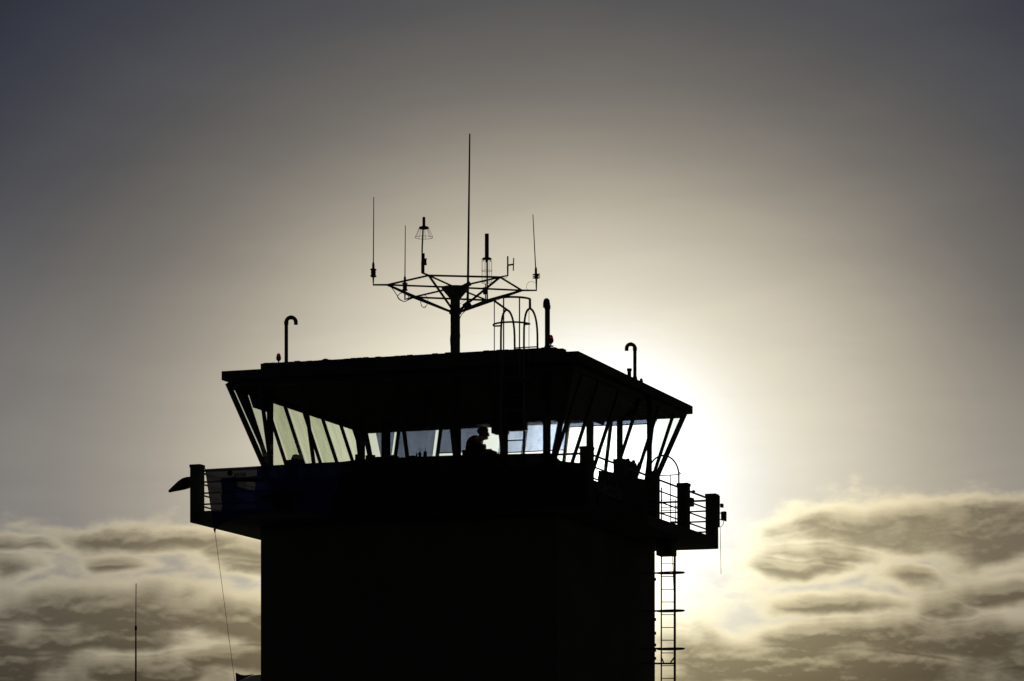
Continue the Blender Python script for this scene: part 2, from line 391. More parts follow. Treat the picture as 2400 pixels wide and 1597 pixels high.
# blinds (inside the glass)
def blind(face, i, zbot, m, inl=.03, inr=.03, ztop=13.0, ins=.07):
    """roller blind in window i of a face, following its mullions"""
    q = [on(face, Uf(face, i, zbot)+inl, zbot, -ins), on(face, Uf(face, i+1, zbot)-inr, zbot, -ins), on(face, Uf(face, i+1, ztop)-inr, ztop, -ins), on(face, Uf(face, i, ztop)+inl, ztop, -ins)]
    nv = Vector((*faces[face][0], 0))
    o = MB().prism(q, nv*-.004).build('roller_blind', m, tower)
    MB().bar(q[0]-nv*.004, q[1]-nv*.004, .022, .014, side=(0, 0, 1)).build('bottom_rail', 'dark', o)
for i, zb, m, a, b_ in ((1, 12.86, 'blind_blue', .0, .0), (2, 12.87, 'blind_blue', .0, .0), (3, 12.37, 'blind_lav', .0, .0), (4, 12.37, 'blind_lav', .0, .44), (5, 12.43, 'blind_blue', .0, .0), (6, 12.3, 'blind_blue', .08, .0), (7, 12.2, 'blind_blue', .06, .27)):
    blind('back', i, zb, m, a, b_)
for i, zb, m in ((3, 12.86, 'blind_blue'), (4, 12.85, 'blind_blue'), (5, 12.9, 'blind_dark')): blind('right', i, zb, m)
for i, zb in ((1, 12.28), (2, 12.28)): blind('right', i, zb, 'inside')
for i, zb, m, a, b_ in ((1, 11.3, 'blind_green', .03, .1), (2, 11.3, 'blind_green', .03, .03), (3, 11.3, 'blind_sage', .03, .03), (4, 11.3, 'blind_green', .03, .08), (5, 11.3, 'blind_sage', .03, .03), (6, 12.68, 'blind_dark', .03, .03), (7, 11.35, 'blind_dark', .02, .05)):
    blind('left', i, zb, m, a, b_)
q = [on('right', u, z, -.12) for u, z in ((2.2, 12.98), (2.42, 12.98), (2.40, 12.74), (2.22, 12.75))]
MB().prism(q, (-.006, 0, 0)).build('hanging_notice', 'blind_blue', tower)
# roof
RX0, RX1, RY0, RY1 = -3.64, 3.80, -3.97, 3.86
RC = ((-3.61, -3.95), (3.88, -4.0), (3.72, 3.87), (-3.6, 3.87))
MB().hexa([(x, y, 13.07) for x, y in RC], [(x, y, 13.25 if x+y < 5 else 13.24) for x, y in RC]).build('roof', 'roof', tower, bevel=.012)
rp = MB().box((-2.96, -3.5, 13.25), (3.23, 3.4, 13.43))
for k in range(46):      # lapped coping along the front and right edges
    x = -2.9+k*.133
    if random.random() < .5: rp.box((x, -3.505-random.random()*.01, 13.40), (x+.11, -3.3, 13.432+random.random()*.012))
for k in range(26):
    y = -3.1+k*.25
    rp.box((3.0, y, 13.42), (3.25, y+.2, 13.435+random.random()*.03))
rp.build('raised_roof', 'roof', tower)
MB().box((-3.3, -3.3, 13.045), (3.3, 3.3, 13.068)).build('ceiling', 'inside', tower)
# coping lumps
for px, py in ((763, 843),):
    p = Lp(px, py, y=-3.4); MB().lathe((p.x, p.y, 13.42), [(.09, 0), (.07, .03), (.03, .05)], 10).build('roof_drain_cap', 'pipe', tower, smooth=True)

# ---------------------------------------------------------------- things on the roof
def arc(c, r, a0, a1, ax, ay, n=10):
    return [Vector(c)+Vector(ax)*r*math.cos(math.radians(a0+(a1-a0)*i/n))+Vector(ay)*r*math.sin(math.radians(a0+(a1-a0)*i/n)) for i in range(n+1)]
def vent(px, base_py, top_py, hook_px, key, r, label, rr=.11, dirv_=None, name='vent_pipe'):
    b0 = Lp(px, base_py, **key); zt = Lp(px, top_py, D=W(b0).y).z
    b0 = Vector((b0.x, b0.y, b0.z-.12))
    t = thing(name, b0, label, 'vent pipe', 'gooseneck vent pipes on the roof')
    h = Vector(dirv_).normalized()
    zc = zt-rr-r
    MB().path([b0, (b0.x, b0.y, zc)], r, 14).lathe((b0.x, b0.y, b0.z), [(r*1.6, .06), (r*1.3, .13), (r, .16)]).build('pipe', 'pipe', t, smooth=True)
    c = Vector((b0.x, b0.y, zc))+h*rr
    m = MB().path(arc(c, rr, 180, 0, h, (0, 0, 1), 12)+[c+h*rr-Vector((0, 0, .05))], r*1.08, 14)
    m.path([(b0.x, b0.y, zc-.05), (b0.x, b0.y, zc+.02)], r*1.22, 14)
    e = arc(c, rr, 100, 80, h, (0, 0, 1), 1); m.path(e, r*1.2, 14)
    m.build('gooseneck', 'pipe', t, smooth=True)
ex3 = (1, -.0, 0)
vent(671, 852, 740, 697, dict(y=-3.3), .036, 'left gooseneck vent pipe, its hook turned to the right beside a red beacon', .095, (.94, .34, 0))
vent(1283, 815, 702, 1280, dict(y=-3.3), .05, 'middle vent pipe near the roof corner, its hook facing the viewer', .085, (.153, -1.008, 0))
vent(1488, 886, 803, 1466, dict(x=3.1), .036, 'right gooseneck vent pipe, its hook turned to the left above the right eave', .085, (-.94, -.34, 0))
p = Lp(1475, 886, x=3.1)
st = MB().lathe((p.x, p.y, p.z-.1), [(.04, 0), (.04, .24), (.052, .24), (.052, .29)], 14).build('vent_stub', 'pipe', base=(p.x, p.y, p.z-.1), smooth=True)
tag(st, 'short capped vent stub just left of the right gooseneck pipe', 'vent')
def beacon(px, base_py, key, label, s=1.):
    p = Lp(px, base_py, **key); p.z -= .03
    t = thing('obstruction_light', p, label, 'warning light', 'red obstruction lights on the roof edge')
    MB().path([p, p+Vector((0, 0, .09*s))], .012*s, 8).lathe(p, [(.05*s, 0), (.05*s, .015*s)]).lathe(p+Vector((0, 0, .045*s)), [(.015*s, 0), (.045*s, .03*s), (.05*s, .07*s), (.042*s, .1*s)], 14).build('housing', 'dark', t, smooth=True)
    z = .1*s
    MB().lathe(p+Vector((0, 0, z)), [(.04*s, 0), (.043*s, .04*s), (.038*s, .075*s), (.022*s, .098*s), (.006*s, .106*s)], 14).build('lens', 'red', t, smooth=True)
beacon(653, 849, dict(y=-3.42), 'red obstruction light left of the left gooseneck pipe')
beacon(1291, 809, dict(y=-3.45), 'red obstruction light against the foot of the middle vent pipe', 1.1)
beacon(1503, 902, dict(x=3.2), 'red obstruction light low beside the right gooseneck pipe', .8)

# ---------------------------------------------------------------- antenna mast with its star frame
DM = 80.3
hub = Lp(1067, 674, D=DM); HZ = hub.z
mb_ = Vector((hub.x, hub.y, 13.43))
mast = thing('antenna_mast', mb_, 'stout roof mast carrying a six-pointed lattice frame with all the antennas', 'antenna mast')
MB().path([mb_, (hub.x, hub.y, HZ-.02)], .098, 18).lathe(mb_, [(.19, 0), (.19, .03)]).build('mast_tube', 'steel', mast, smooth=True)
MB().lathe((hub.x, hub.y, HZ-.26), [(.10, 0), (.11, .03), (.27, .22), (.28, .235), (.28, .262)], 24).build('hub', 'steel', mast, smooth=True)
low_ = Vector((hub.x, hub.y, HZ-.50))
nodes = {k: Lp(*v, z=HZ) for k, v in dict(w=(908, 668), nw=(1005, 646), ne=(1172, 650), e=(1223, 681), se=(1141, 704), sw=(968, 697)).items()}
order = ['w', 'nw', 'ne', 'e', 'se', 'sw']
for i, k in enumerate(order):
    a = nodes[k]; c = nodes[order[(i+1) % 6]]
    MB().path([a, c], .020, 8).build('ring_bar', 'steel', mast, smooth=True)
    MB().path([a, hub+(a-hub).normalized()*.2], .019, 8).build('spoke', 'steel', mast, smooth=True)
    MB().path([a, low_+(a-hub).normalized()*.09], .024, 8).build('brace', 'steel', mast, smooth=True)
MB().lathe((hub.x, hub.y, HZ-.54), [(.104, 0), (.125, .0), (.125, .08), (.104, .08)], 18).build('collar', 'steel', mast, smooth=True)
# clamp block at the right of the hub and on the near-right brace, for the long whip
def Dn(k): return W(nodes[k]).y
def P2(px, py, D): return Lp(px, py, D=D)
def arm(m, k, px, py, pz_top=None):
    """outrigger from a node to a pixel at the node's distance"""
    return P2(px, py, Dn(k))
# 1 far left whip
def whip(k, foot, top, pts_arm, rod_r, block, label, blk_w=.06, fins=False):
    D = Dn(k); f = P2(*foot, D); t_ = P2(*top, D)
    th_ = thing('whip_antenna', f, label, 'antenna', 'whip antennas on the roof mast')
    a = nodes[k]
    b0, b1 = P2(*block[0], D), P2(*block[1], D)
    MB().path([a, P2(*pts_arm, D), b0], .020, 8).build('bracket', 'steel', th_, smooth=True)
    n = 8; q = [b1.lerp(t_, i/n) for i in range(n+1)]
    MB().path(q, [rod_r*(1-.35*i/n) for i in range(n+1)], 8).lathe(b1, [(rod_r*2.2, -.02), (rod_r*2, .1), (rod_r, .14)], 10).build('rod', 'whip', th_, smooth=True)
    m = MB().box((b0.x-blk_w, b0.y-blk_w, b0.z), (b0.x+blk_w, b0.y+blk_w, b1.z))
    for z in (b0.z+.01, b1.z-.03): m.box((b0.x-blk_w-.012, b0.y-blk_w-.012, z), (b0.x+blk_w+.012, b0.y+blk_w+.012, z+.02))
    if fins:
        for i in range(3):
            z = b0.z+.01+i*(b1.z-b0.z-.03)/2
            m.box((b0.x-.075, b0.y-.02, z), (b0.x+.075, b0.y+.02, z+.018))
    m.build('clamp', 'dark', th_)
    return th_
whip('w', (875, 668), (876, 462), (875, 668), .0125, ((875, 650), (875, 630)), 'tall thin whip antenna at the far left tip of the mast frame', .038)
whip('sw', (949, 702), (950, 529), (949, 702), .0125, ((949, 682), (949, 663)), 'thin whip antenna second from the left, standing in front of the frame', .034)
whip('e', (1256, 681), (1249, 503), (1257, 681), .0125, ((1257, 654), (1256, 642)), 'slightly tilted whip antenna on the right tip of the mast frame above a finned clamp', .028, True)
# long central whip clamped to the hub
a0, a1 = P2(1096, 727, DM+.2), P2(1101, 314, DM+.2)
lw = thing('long_whip_antenna', a0, 'tallest whip antenna, rising just right of the mast top', 'antenna')
n = 12
MB().path([a0.lerp(a1, i/n) for i in range(n+1)], [.027-.012*i/n for i in range(n+1)], 10).build('rod', 'whip', lw, smooth=True)
c0 = P2(1096, 672, DM+.1); c1 = P2(1095, 716, DM+.1)
MB().bar(P2(1075, 679, DM), P2(1101, 665, DM+.1), .09, .09).build('clamp', 'dark', lw)
MB().bar(c1-Vector((.06, 0, .04)), c1+Vector((.06, 0, .04)), .12, .10).path([low_, c1], .02, 8).build('clamp', 'dark', lw)
# caged antenna (left): mast with disc and flared wire skirt
D = Dn('nw')
g0 = P2(990, 642, D)
dc = thing('discone_antenna', g0, 'antenna with a flared wire skirt, like a lampshade, near the left of the frame', 'antenna')
MB().bar(nodes['nw'], P2(990, 640, D), .03, .05).bar(P2(991, 641, D), P2(991, 612, D), .055, .05).bar(P2(993, 612, D), P2(993, 594, D), .035, .03).bar(P2(997, 622, D), P2(997, 607, D), .035, .04).bar(P2(990, 607, D), P2(1001, 607, D), .015).bar(P2(990, 619, D), P2(1001, 619, D), .015).build('bracket', 'steel', dc)
MB().path([P2(989, 640, D), P2(989.5, 580, D), P2(991.5, 538, D)], .016, 10).build('pole', 'steel', dc, smooth=True)
dcc = P2(993.5, 535, D)
MB().lathe(dcc, [(.03, .035), (.029, .22)], 14).build('radome', 'whip', dc, smooth=True)
MB().lathe(dcc, [(.02, -.025), (.085, -.018), (.105, -.004), (.095, .02), (.06, .035)], 20).build('disc', 'dark', dc, smooth=True)
sk = MB()
for k in range(8):
    a = 2*math.pi*k/8+.2
    e = Vector((math.cos(a), math.sin(a), 0))
    sk.path([dcc+e*.095, dcc+e*.175-Vector((0, 0, .17)), dcc+e*.175-Vector((0, 0, .2))], .0035, 5)
sk.path([dcc+Vector((math.cos(t*math.pi/12)*.178, math.sin(t*math.pi/12)*.178, -.19)) for t in range(24)], .004, 5, True)
sk.build('wire_skirt', 'steel', dc)
# second caged antenna (right): thick radome over straight wire skirt
D = Dn('se')
g0 = P2(1137, 706, D)
d2 = thing('discone_antenna', g0, 'antenna with a thick upright cylinder over a straight wire cage, right of the long whip', 'antenna')
MB().path([P2(1142, 706, D), P2(1141.5, 610, D)], .017, 10).build('pole', 'steel', d2, smooth=True)
MB().bar(P2(1137, 690, D), P2(1137, 674, D), .07, .07).bar(P2(1138, 706, D), P2(1138, 665, D), .018).bar(P2(1135, 706, D), P2(1146, 706, D), .03).build('bracket', 'dark', d2)
dcc = P2(1141, 607, D)
MB().lathe(dcc, [(.042, .02), (.042, .52)], 16).lathe(dcc+Vector((0, 0, .17)), [(.044, 0), (.044, .015)], 16).build('radome', 'whip', d2, smooth=True)
MB().lathe(dcc, [(.02, -.02), (.09, -.014), (.105, 0), (.08, .02), (.045, .03)], 20).build('disc', 'dark', d2, smooth=True)
sk = MB()
for k in range(8):
    a = 2*math.pi*k/8+.1; e = Vector((math.cos(a), math.sin(a), 0))*.108
    sk.path([dcc+e, dcc+e-Vector((0, 0, .50))], .0028, 5)
for zz in (.25, .5): sk.path([dcc+Vector((math.cos(t*math.pi/12)*.108, math.sin(t*math.pi/12)*.108, -zz)) for t in range(24)], .0045, 5, True)
for k in range(4):
    a = 2*math.pi*k/4+.6; e = Vector((math.cos(a), math.sin(a), 0))
    sk.path([dcc+e*.08, dcc+e*.075-Vector((0, 0, .06))], .008, 5)
sk.build('wire_cage', 'steel', d2)
# H shaped dipole
D = Dn('ne')
g0 = P2(1190, 646, D)
dp = thing('dipole_antenna', g0, 'small H-shaped dipole antenna on the upper right point of the frame', 'antenna')
MB().path([nodes['ne'], P2(1190, 646, D), P2(1190, 624, D)], .018, 8).build('bracket', 'steel', dp, smooth=True)
MB().path([P2(1190, 630, D), P2(1190, 601, D)], .016, 8).build('element', 'whip', dp, smooth=True)
MB().path([P2(1204, 605, D), P2(1203, 635, D)], .012, 8).build('element', 'whip', dp, smooth=True)
MB().bar(P2(1190, 622, D), P2(1204, 620, D), .03, .025).build('boom', 'dark', dp)
# coax loops and cables
def cable(pxs, D, r, label):
    P = [P2(x, y, D) for x, y in pxs]
    Q = []
    for i in range(len(P)-1):           # Catmull-Rom
        a, b_, c, d = P[max(i-1, 0)], P[i], P[i+1], P[min(i+2, len(P)-1)]
        for j in range(6):
            t = j/6; Q.append(.5*((2*b_)+(-a+c)*t+(2*a-5*b_+4*c-d)*t*t+(-a+3*b_-3*c+d)*t**3))
    Q.append(P[-1])
    o = MB().path(Q, r, 6).build('coax_cable', 'rubber', base=P[0], smooth=True)
    return tag(o, label, 'cable', 'coax cables on the mast frame')
cable([(915, 671), (922, 680), (930, 692), (935, 700), (944, 706), (952, 706), (958, 700), (956, 692), (948, 687), (938, 688), (932, 696), (937, 703), (948, 707), (958, 703), (970, 698)], Dn('sw'), .008, 'black cable coiled in a round loop below the second whip antenna')
cable([(986, 697), (986, 710), (989, 719), (995, 720), (1001, 714), (1003, 702), (998, 694), (990, 692), (986, 700), (988, 716), (996, 722), (1004, 708), (1012, 710), (1040, 722), (1060, 730)], Dn('sw')-.2, .0055, 'thin cable hanging in an oval loop below the left side of the frame')
cable([(1254, 680), (1238, 680), (1234, 672), (1238, 663), (1247, 660), (1254, 664)], Dn('e'), .0035, 'thin wire looped beside the right tip of the frame')
cable([(1093, 727), (1082, 738), (1077, 750), (1076, 766), (1078, 790), (1074, 812)], DM-.15, .007, 'cable running from the brace down the right side of the mast')
cable([(1059, 732), (1057, 750), (1059, 770), (1056, 795), (1058, 822)], DM-.15, .013, 'thick cable strapped down the left side of the mast')
cable([(1100, 674), (1092, 700), (1070, 724), (1073, 760), (1075, 780)], DM-.2, .004, 'thin cable hanging from the hub along the mast')
cable([(1191, 646), (1185, 652), (1176, 652), (1150, 655)], Dn('ne'), .004, 'thin cable trailing from the foot of the H-shaped dipole')

# ---------------------------------------------------------------- roof ladder with hoops, up the front of the cab
YL = -4.03
s0, s1 = Lp(1174, 815, y=YL), Lp(1228, 812, y=YL)
rl = thing('roof_ladder', (s0.x, YL, FL), 'caged ladder up the front of the cab, its hoops and grab rails above the roof', 'ladder')
for s_ in (s0, s1):
    xb = s_.x; top = Lp(1188, 727, y=YL+.35).z
    dy = .78; h0 = 13.43
    # stile, arch over the eave and down to the raised roof
    q = [Vector((xb, YL, FL)), Vector((xb, YL, 13.5))]
    q += [Vector((xb, YL+dy/2-dy/2*math.cos(math.radians(a)), 13.5+(top-13.5)*math.sin(math.radians(a))**.62)) for a in range(10, 180, 10)]
    q += [Vector((xb, YL+dy, 13.5)), Vector((xb, YL+dy, h0))]
    MB().path(q, .021, 8).build('stile', 'steel', rl, smooth=True)
rg = MB()
z = FL+.25
k = 0
while z < 13.5:
    MB().path([(s0.x, YL, z), (s1.x, YL, z)], .012, 8).build('rung', 'steel', rl, smooth=True); z += .29
MB().path([(s0.x, YL+.74, 13.49), (s1.x+.0, YL+.74, 13.49)], .012, 8).build('tie_bar', 'steel', rl, smooth=True)
cx = (s0.x+s1.x)/2; rad = .36
def hoop(z, r_, back, thick):
    hc = Vector((cx, YL+back, z))
    q = arc(hc, r_, 180, 360, (1, 0, 0), (0, 1, 0), 20)
    return q
zh1 = Lp(1188, 757, D=W((cx, YL-.3, 0)).y).z
zh2 = Lp(1195, 698, D=W((cx, YL-.3, 0)).y).z
q = [(s0.x, YL+.02, zh1)]+hoop(zh1, rad, 0.0, 0)[0:]+[(s1.x, YL+.02, zh1)]
MB().path(hoop(zh1, rad, -.02, 0), .018, 8).path([(cx-rad, YL-.02, zh1), (s0.x, YL, zh1)], .016, 8).path([(cx+rad, YL-.02, zh1), (s1.x, YL, zh1)], .016, 8).build('hoop', 'steel', rl, smooth=True)
top = Lp(1188, 727, y=YL+.35).z
MB().path([(s0.x, YL+.36, top)]+hoop(zh2, rad, 0, 0)+[(s1.x, YL+.36, top)], .021, 8).build('hoop', 'steel', rl, smooth=True)
for zz in (12.75,):
    MB().path(hoop(zz, rad, -.02, 0), .018, 8).path([(cx-rad, YL-.02, zz), (s0.x, YL, zz)], .016, 8).path([(cx+rad, YL-.02, zz), (s1.x, YL, zz)], .016, 8).build('hoop', 'steel', rl, smooth=True)
for a, rr_ in ((184, .007), (215, .010), (262, .014), (312, .014), (352, .006)):
    v = Vector((cx+rad*math.cos(math.radians(a)), YL+rad*math.sin(math.radians(a)), 0))
    MB().path([(v.x, v.y, 12.72), (v.x, v.y, zh2)], rr_, 6).build('cage_strap', 'steel', rl, smooth=True)

# ---------------------------------------------------------------- ladder down the tower side with round guard hoops
DL = 81.2
lb = P2(1571, 1597, DL)
slad = thing('side_ladder', (lb.x, lb.y, 0), 'long ladder with round guard hoops down the right side of the tower shaft', 'ladder')
for px, r_ in ((1550, .016), (1581.5, .026)):
    p = P2(px, 1300, DL); 
    MB().path([(p.x, p.y, .3), (p.x, p.y, 11.35 if px < 1560 else 10.3)], r_, 8).build('stile', 'steel', slad, smooth=True)
pa, pb = P2(1550, 1300, DL), P2(1581, 1300, DL)
for i in range(34):
    z = P2(1560, 1321.8, DL).z-i*.2628
    if z < .4: break
    MB().path([(pa.x, pa.y, z), (pb.x, pb.y, z)], .009, 6).build('rung', 'steel', slad, smooth=True)
hc = P2(1572, 1343, DL); hr = .285
z = hc.z
i = 0
while z > 2.3:
    c = Vector((hc.x, hc.y, z))
    m = MB().path([c+Vector((math.cos(t*math.pi/16)*hr, math.sin(t*math.pi/16)*hr*.6, 0)) for t in range(32)], .017, 8, True)
    m.build('hoop', 'steel', slad, smooth=True); z -= .785; i += 1
sxr = SH
for py in (1343, 1432, 1520):
    z = P2(1550, py, DL).z
    MB().bar((sxr-.02, pa.y, z), (pa.x, pa.y, z), .035, .03).build('wall_bracket', 'steel', slad)
z = P2(1550, 1554, DL).z
MB().bar((sxr-.02, pa.y, z), (pb.x, pb.y, z-.015), .035, .03).bar((pa.x+.2, pa.y, z), (pb.x, pb.y, z+.12), .022).bar((pa.x+.05, pa.y, z), (pa.x, pa.y, z+.12), .022).build('wall_bracket', 'steel', slad)
p1, p2_, p3 = P2(1576, 1300, DL-.1), P2(1578, 1350, DL-.1), P2(1580, 1400, DL-.1)
MB().path([p1, p2_, p3], .008, 6).build('safety_line', 'steel', slad, smooth=True)
a, b_ = P2(1544, 1304, DL), P2(1584, 1285, DL)
MB().box((a.x, a.y-.18, a.z), (b_.x+.0, a.y+.18, 10.248)).build('hatch_frame', 'dark', slad)
# gate hoop and hatch guard on the gallery above the ladder
Dg = 82.0
gg = thing('hatch_guard', (*P2(1560, 1240, Dg).xy, FL), 'arched guard hoop and thin rails round the ladder hatch on the gallery', 'guard rail')
ell = [P2(1555+36*math.cos(math.radians(a)), 1115-47*math.sin(math.radians(a)), Dg) for a in range(0, 181, 9)]
m = MB().path([P2(1591, 1235, Dg)]+ell+[P2(1519, 1235, Dg)], .018, 8); m.build('arch', 'steel', gg, smooth=True)
MB().path([P2(1545, 1115, Dg), P2(1590, 1113, Dg), P2(1596, 1110, Dg), P2(1591, 1107, Dg)], .012, 6).build('grab_bar', 'steel', gg, smooth=True)
MB().path([P2(1571, 1115, Dg), P2(1572, 1226, Dg)], .011, 6).build('upright', 'steel', gg, smooth=True)
for q in ([(1549, 1173), (1583, 1171), (1583, 1228)], [(1549, 1190), (1574, 1189), (1590, 1187)], [(1549, 1197), (1583, 1196)], [(1572, 1223), (1590, 1223)]):
    MB().path([P2(x, y, Dg) for x, y in q], .010, 6).build('guard_bar', 'steel', gg, smooth=True)

# ---------------------------------------------------------------- fittings outside the gallery
# floodlight on the left corner post
yy = -4.05
F = lambda px, py: Lp(px, py, y=yy)
fl = thing('floodlight', F(446, 1135), 'pointed cowled floodlight sticking out left of the gallery corner post', 'floodlight')
prof = [(397, 1152, .03), (401, 1148, .055), (412, 1137, .11), (424, 1128, .15), (436, 1122, .16), (447, 1124, .14)]
m = MB(); rings = []
top_ = [(397, 1148.5), (408, 1138), (420, 1127), (430, 1120.5), (438, 1118), (447, 1117.5)]
bot_ = [(397, 1155), (409, 1152.5), (421, 1150.5), (433, 1148), (440, 1146), (446, 1142)]
for i in range(6):
    a = F(*top_[i]); c = F(*bot_[i]); mid = (a+c)/2; hh = (a-c)/2; wv = Vector((0, .05+.03*min(i, 3), 0))
    rings.append([m.bm.verts.new(mid+hh*math.cos(t*math.pi/6)+wv*math.sin(t*math.pi/6)) for t in range(12)])
for A, B in zip(rings, rings[1:]):
    for k in range(12): m.bm.faces.new((A[k], A[(k+1) % 12], B[(k+1) % 12], B[k]))
m.bm.faces.new(rings[0]); m.bm.faces.new(rings[-1][::-1])
m.build('cowl', 'dark', fl, smooth=True)
MB().bar(F(444, 1130), F(452, 1130), .06, .06).build('bracket', 'steel', fl)
# boxes on the right corner
E = lambda px, py: Lp(px, py, x=4.2)
jb = thing('junction_box', Lp(1696, 1222, D=82.9), 'box with a looped cable hanging outside the right corner post', 'junction box')
Q = lambda px, py: Lp(px, py, D=82.9)
MB().hexa([Q(1691, 1220)+Vector((0, -.05, 0)), Q(1701, 1222)+Vector((0, -.05, 0)), Q(1701, 1222)+Vector((0, .07, 0)), Q(1691, 1220)+Vector((0, .07, 0))],
          [Q(1691, 1200)+Vector((0, -.05, 0)), Q(1701, 1199)+Vector((0, -.05, 0)), Q(1701, 1199)+Vector((0, .07, 0)), Q(1691, 1200)+Vector((0, .07, 0))]).build('housing', 'dark', jb, bevel=.006)
MB().bar(Q(1682, 1203), Q(1692, 1203), .02).bar(Q(1682, 1218), Q(1692, 1218), .02).build('bracket', 'steel', jb)
MB().path([Q(1696, 1222), Q(1695, 1230), Q(1690, 1235), Q(1683, 1236)], .007, 6).build('cable', 'rubber', jb, smooth=True)
sb = thing('small_sensor', Q(1692, 1185), 'small square sensor on a stub above the hanging box at the right corner', 'sensor')
MB().box(tuple(Q(1689, 1190)-Vector((0, .04, 0))), tuple(Q(1695, 1181)+Vector((0, .04, 0)))).build('housing', 'dark', sb, bevel=.004)
MB().bar(Q(1682, 1183.5), Q(1690, 1183.5), .015).bar(Q(1682, 1186.5), Q(1690, 1186.5), .012).build('bracket', 'steel', sb)
cd = MB()
cd.box(tuple(Q(1683.5, 1236)-Vector((0, .03, 0))), tuple(Q(1686.5, 1162)+Vector((0, .03, 0))))
cd = cd.build('conduit', 'steel', base=Q(1685, 1236)); tag(cd, 'narrow upright conduit fixed along the outer side of the right corner post', 'conduit')
hw = MB().path([Q(1688, 1236), Q(1689, 1290), Q(1690, 1346)], .006, 6).build('hanging_wire', 'rubber', base=Q(1690, 1346), smooth=True)
tag(hw, 'thin wire hanging straight down below the right corner box', 'wire')
P3_ = lambda px, py: Lp(px, py, x=4.12)
sw = MB().box((4.03, P3_(1622, 1178).y-.13, P3_(1622, 1188).z), (4.16, P3_(1622, 1178).y+.03, P3_(1622, 1168).z)).build('switch_box', 'dark', base=P3_(1622, 1188), bevel=.008)
tag(sw, 'small box on the right side of the second post from the right corner', 'box')
cl = MB().bar(P3_(1617, 1153), P3_(1628, 1152), .035).bar(P3_(1625, 1149), P3_(1625, 1158), .03).build('rail_clamp', 'dark', base=P3_(1622, 1153))
tag(cl, 'little clamp on the top rail between the two right-hand posts', 'clamp')
# conduit clips on the right edge of the shaft
for k, (py, h) in enumerate(((1357, 7), (1450, 9), (1483, 7), (1510, 8), (1523, 7), (1542, 7))):
    a = Lp(1539, py+h/2, D=82.4)
    o = MB().box((SH, SH-.10, a.z-.03), (SH+.025, SH-.02, a.z+.03)).build('pipe_clip', 'steel', sh)

# ---------------------------------------------------------------- banners tied to the gallery rails
YB = -4.31
def bn(px, py, y=YB): return Lp(px, py, y=y)
# navy banner: top edge, side edges, arched lower edge
bt = [(481, 1100), (560, 1095.5), (640, 1091), (720, 1086.5), (812, 1082)]
bb = [(503, 1246), (509, 1238), (520, 1229), (540, 1219), (565, 1210), (607, 1202), (648, 1197), (709, 1195), (737, 1203), (768, 1216)]
def interp(pl, t):
    if isinstance(pl[0], tuple) and len(pl) > 1:
        xs = [p[0] for p in pl]; x = xs[0]+(xs[-1]-xs[0])*t
        for a, c in zip(pl, pl[1:]):
            if x <= c[0]+1e-6:
                f = (x-a[0])/(c[0]-a[0]); return (x, a[1]+(c[1]-a[1])*f)
    return pl[-1]
def banner_mesh(bt, bb, NU, NV, pick, y=YB, wob=.02, mats=('cloth_blue', 'cloth_grey'), plane=None):
    m = MB(); g = []
    for j in range(NV+1):
        row = []
        for i in range(NU+1):
            u, v = i/NU, j/NV; a = interp(bt, u); c = interp(bb, u)
            px, py = a[0]+(c[0]-a[0])*v, a[1]+(c[1]-a[1])*v
            p = bn(px, py, y) if plane is None else Lp(px, py, x=plane)
            o_ = wob*math.sin(u*19+v*3)*v*(1-.5*v)+.012*math.sin(u*7+1.3)
            p = p+(Vector((0, -abs(o_), 0)) if plane is None else Vector((abs(o_), 0, 0)))
            row.append((m.bm.verts.new(p), px, py))
        g.append(row)
    for j in range(NV):
        for i in range(NU):
            f = m.bm.faces.new((g[j][i][0], g[j][i+1][0], g[j+1][i+1][0], g[j+1][i][0]))
            f.material_index = pick((g[j][i][1]+g[j+1][i+1][1])/2, (g[j][i][2]+g[j+1][i+1][2])/2)
            f.smooth = True
    return m
def pick(px, py):
    t = 1102-(px-480)*.055
    if px < 603 and py < t+21: return 1
    if px < 519+ (py-1120)*.02 and py < 1200: return 1
    if 558 < px < 598 and 1129 < py < 1142+ (px-558)*.2: return 1
    return 0
tl = bn(481, 1100)
ban = thing('navy_banner', bn(503, 1246), 'long navy banner with pale panels and a printed jet, tied to the left front railing', 'banner')
banner_mesh(bt, bb, 90, 48, pick).build('cloth', ['cloth_blue', 'cloth_grey'], ban)
MB().path([bn(478, 1098, -4.2), bn(482, 1101)], .012, 6).path([bn(503, 1240), bn(504, 1250)], [.03, .008], 6).build('tie', 'rope', ban)
def text_on(txt, size, p0, xdir, zdir, nrm, m, parent, name='lettering', sx=1.):
    cu = bpy.data.curves.new('t', 'FONT'); cu.body = txt; cu.size = size; cu.extrude = .001; cu.offset = size*.018
    to = bpy.data.objects.new('t', cu); C.objects.link(to); bpy.context.view_layer.update()
    me = bpy.data.meshes.new_from_object(to.evaluated_get(bpy.context.evaluated_depsgraph_get()))
    bpy.data.objects.remove(to)
    b_ = Vector(parent['_b']); xd, zd, n_ = Vector(xdir)*sx, Vector(zdir), Vector(nrm)
    for v in me.vertices: v.co = Vector(p0)+xd*v.co.x+zd*v.co.y+n_*v.co.z-b_
    me.name = name; me.materials.clear(); me.materials.append(M[m])
    o = bpy.data.objects.new(name, me); C.objects.link(o); o.parent = parent; o['_b'] = tuple(b_); return o
YI = YB-.045
XD, ZD, ND = (1, 0, -.0), (0, 0, 1), (0, -1, 0)
text_on('SAAB', .098, bn(548, 1117, YI), XD, ZD, ND, 'ink', ban, sx=1.12)
c = bn(539, 1109, YI); c2_ = bn(536, 1114, YI)
MB().prism([c+Vector((math.cos(t*math.pi/12)*.055, 0, math.sin(t*math.pi/12)*.055)) for t in range(24)], (0, -.002, 0)).build('round_emblem', 'ink', ban)
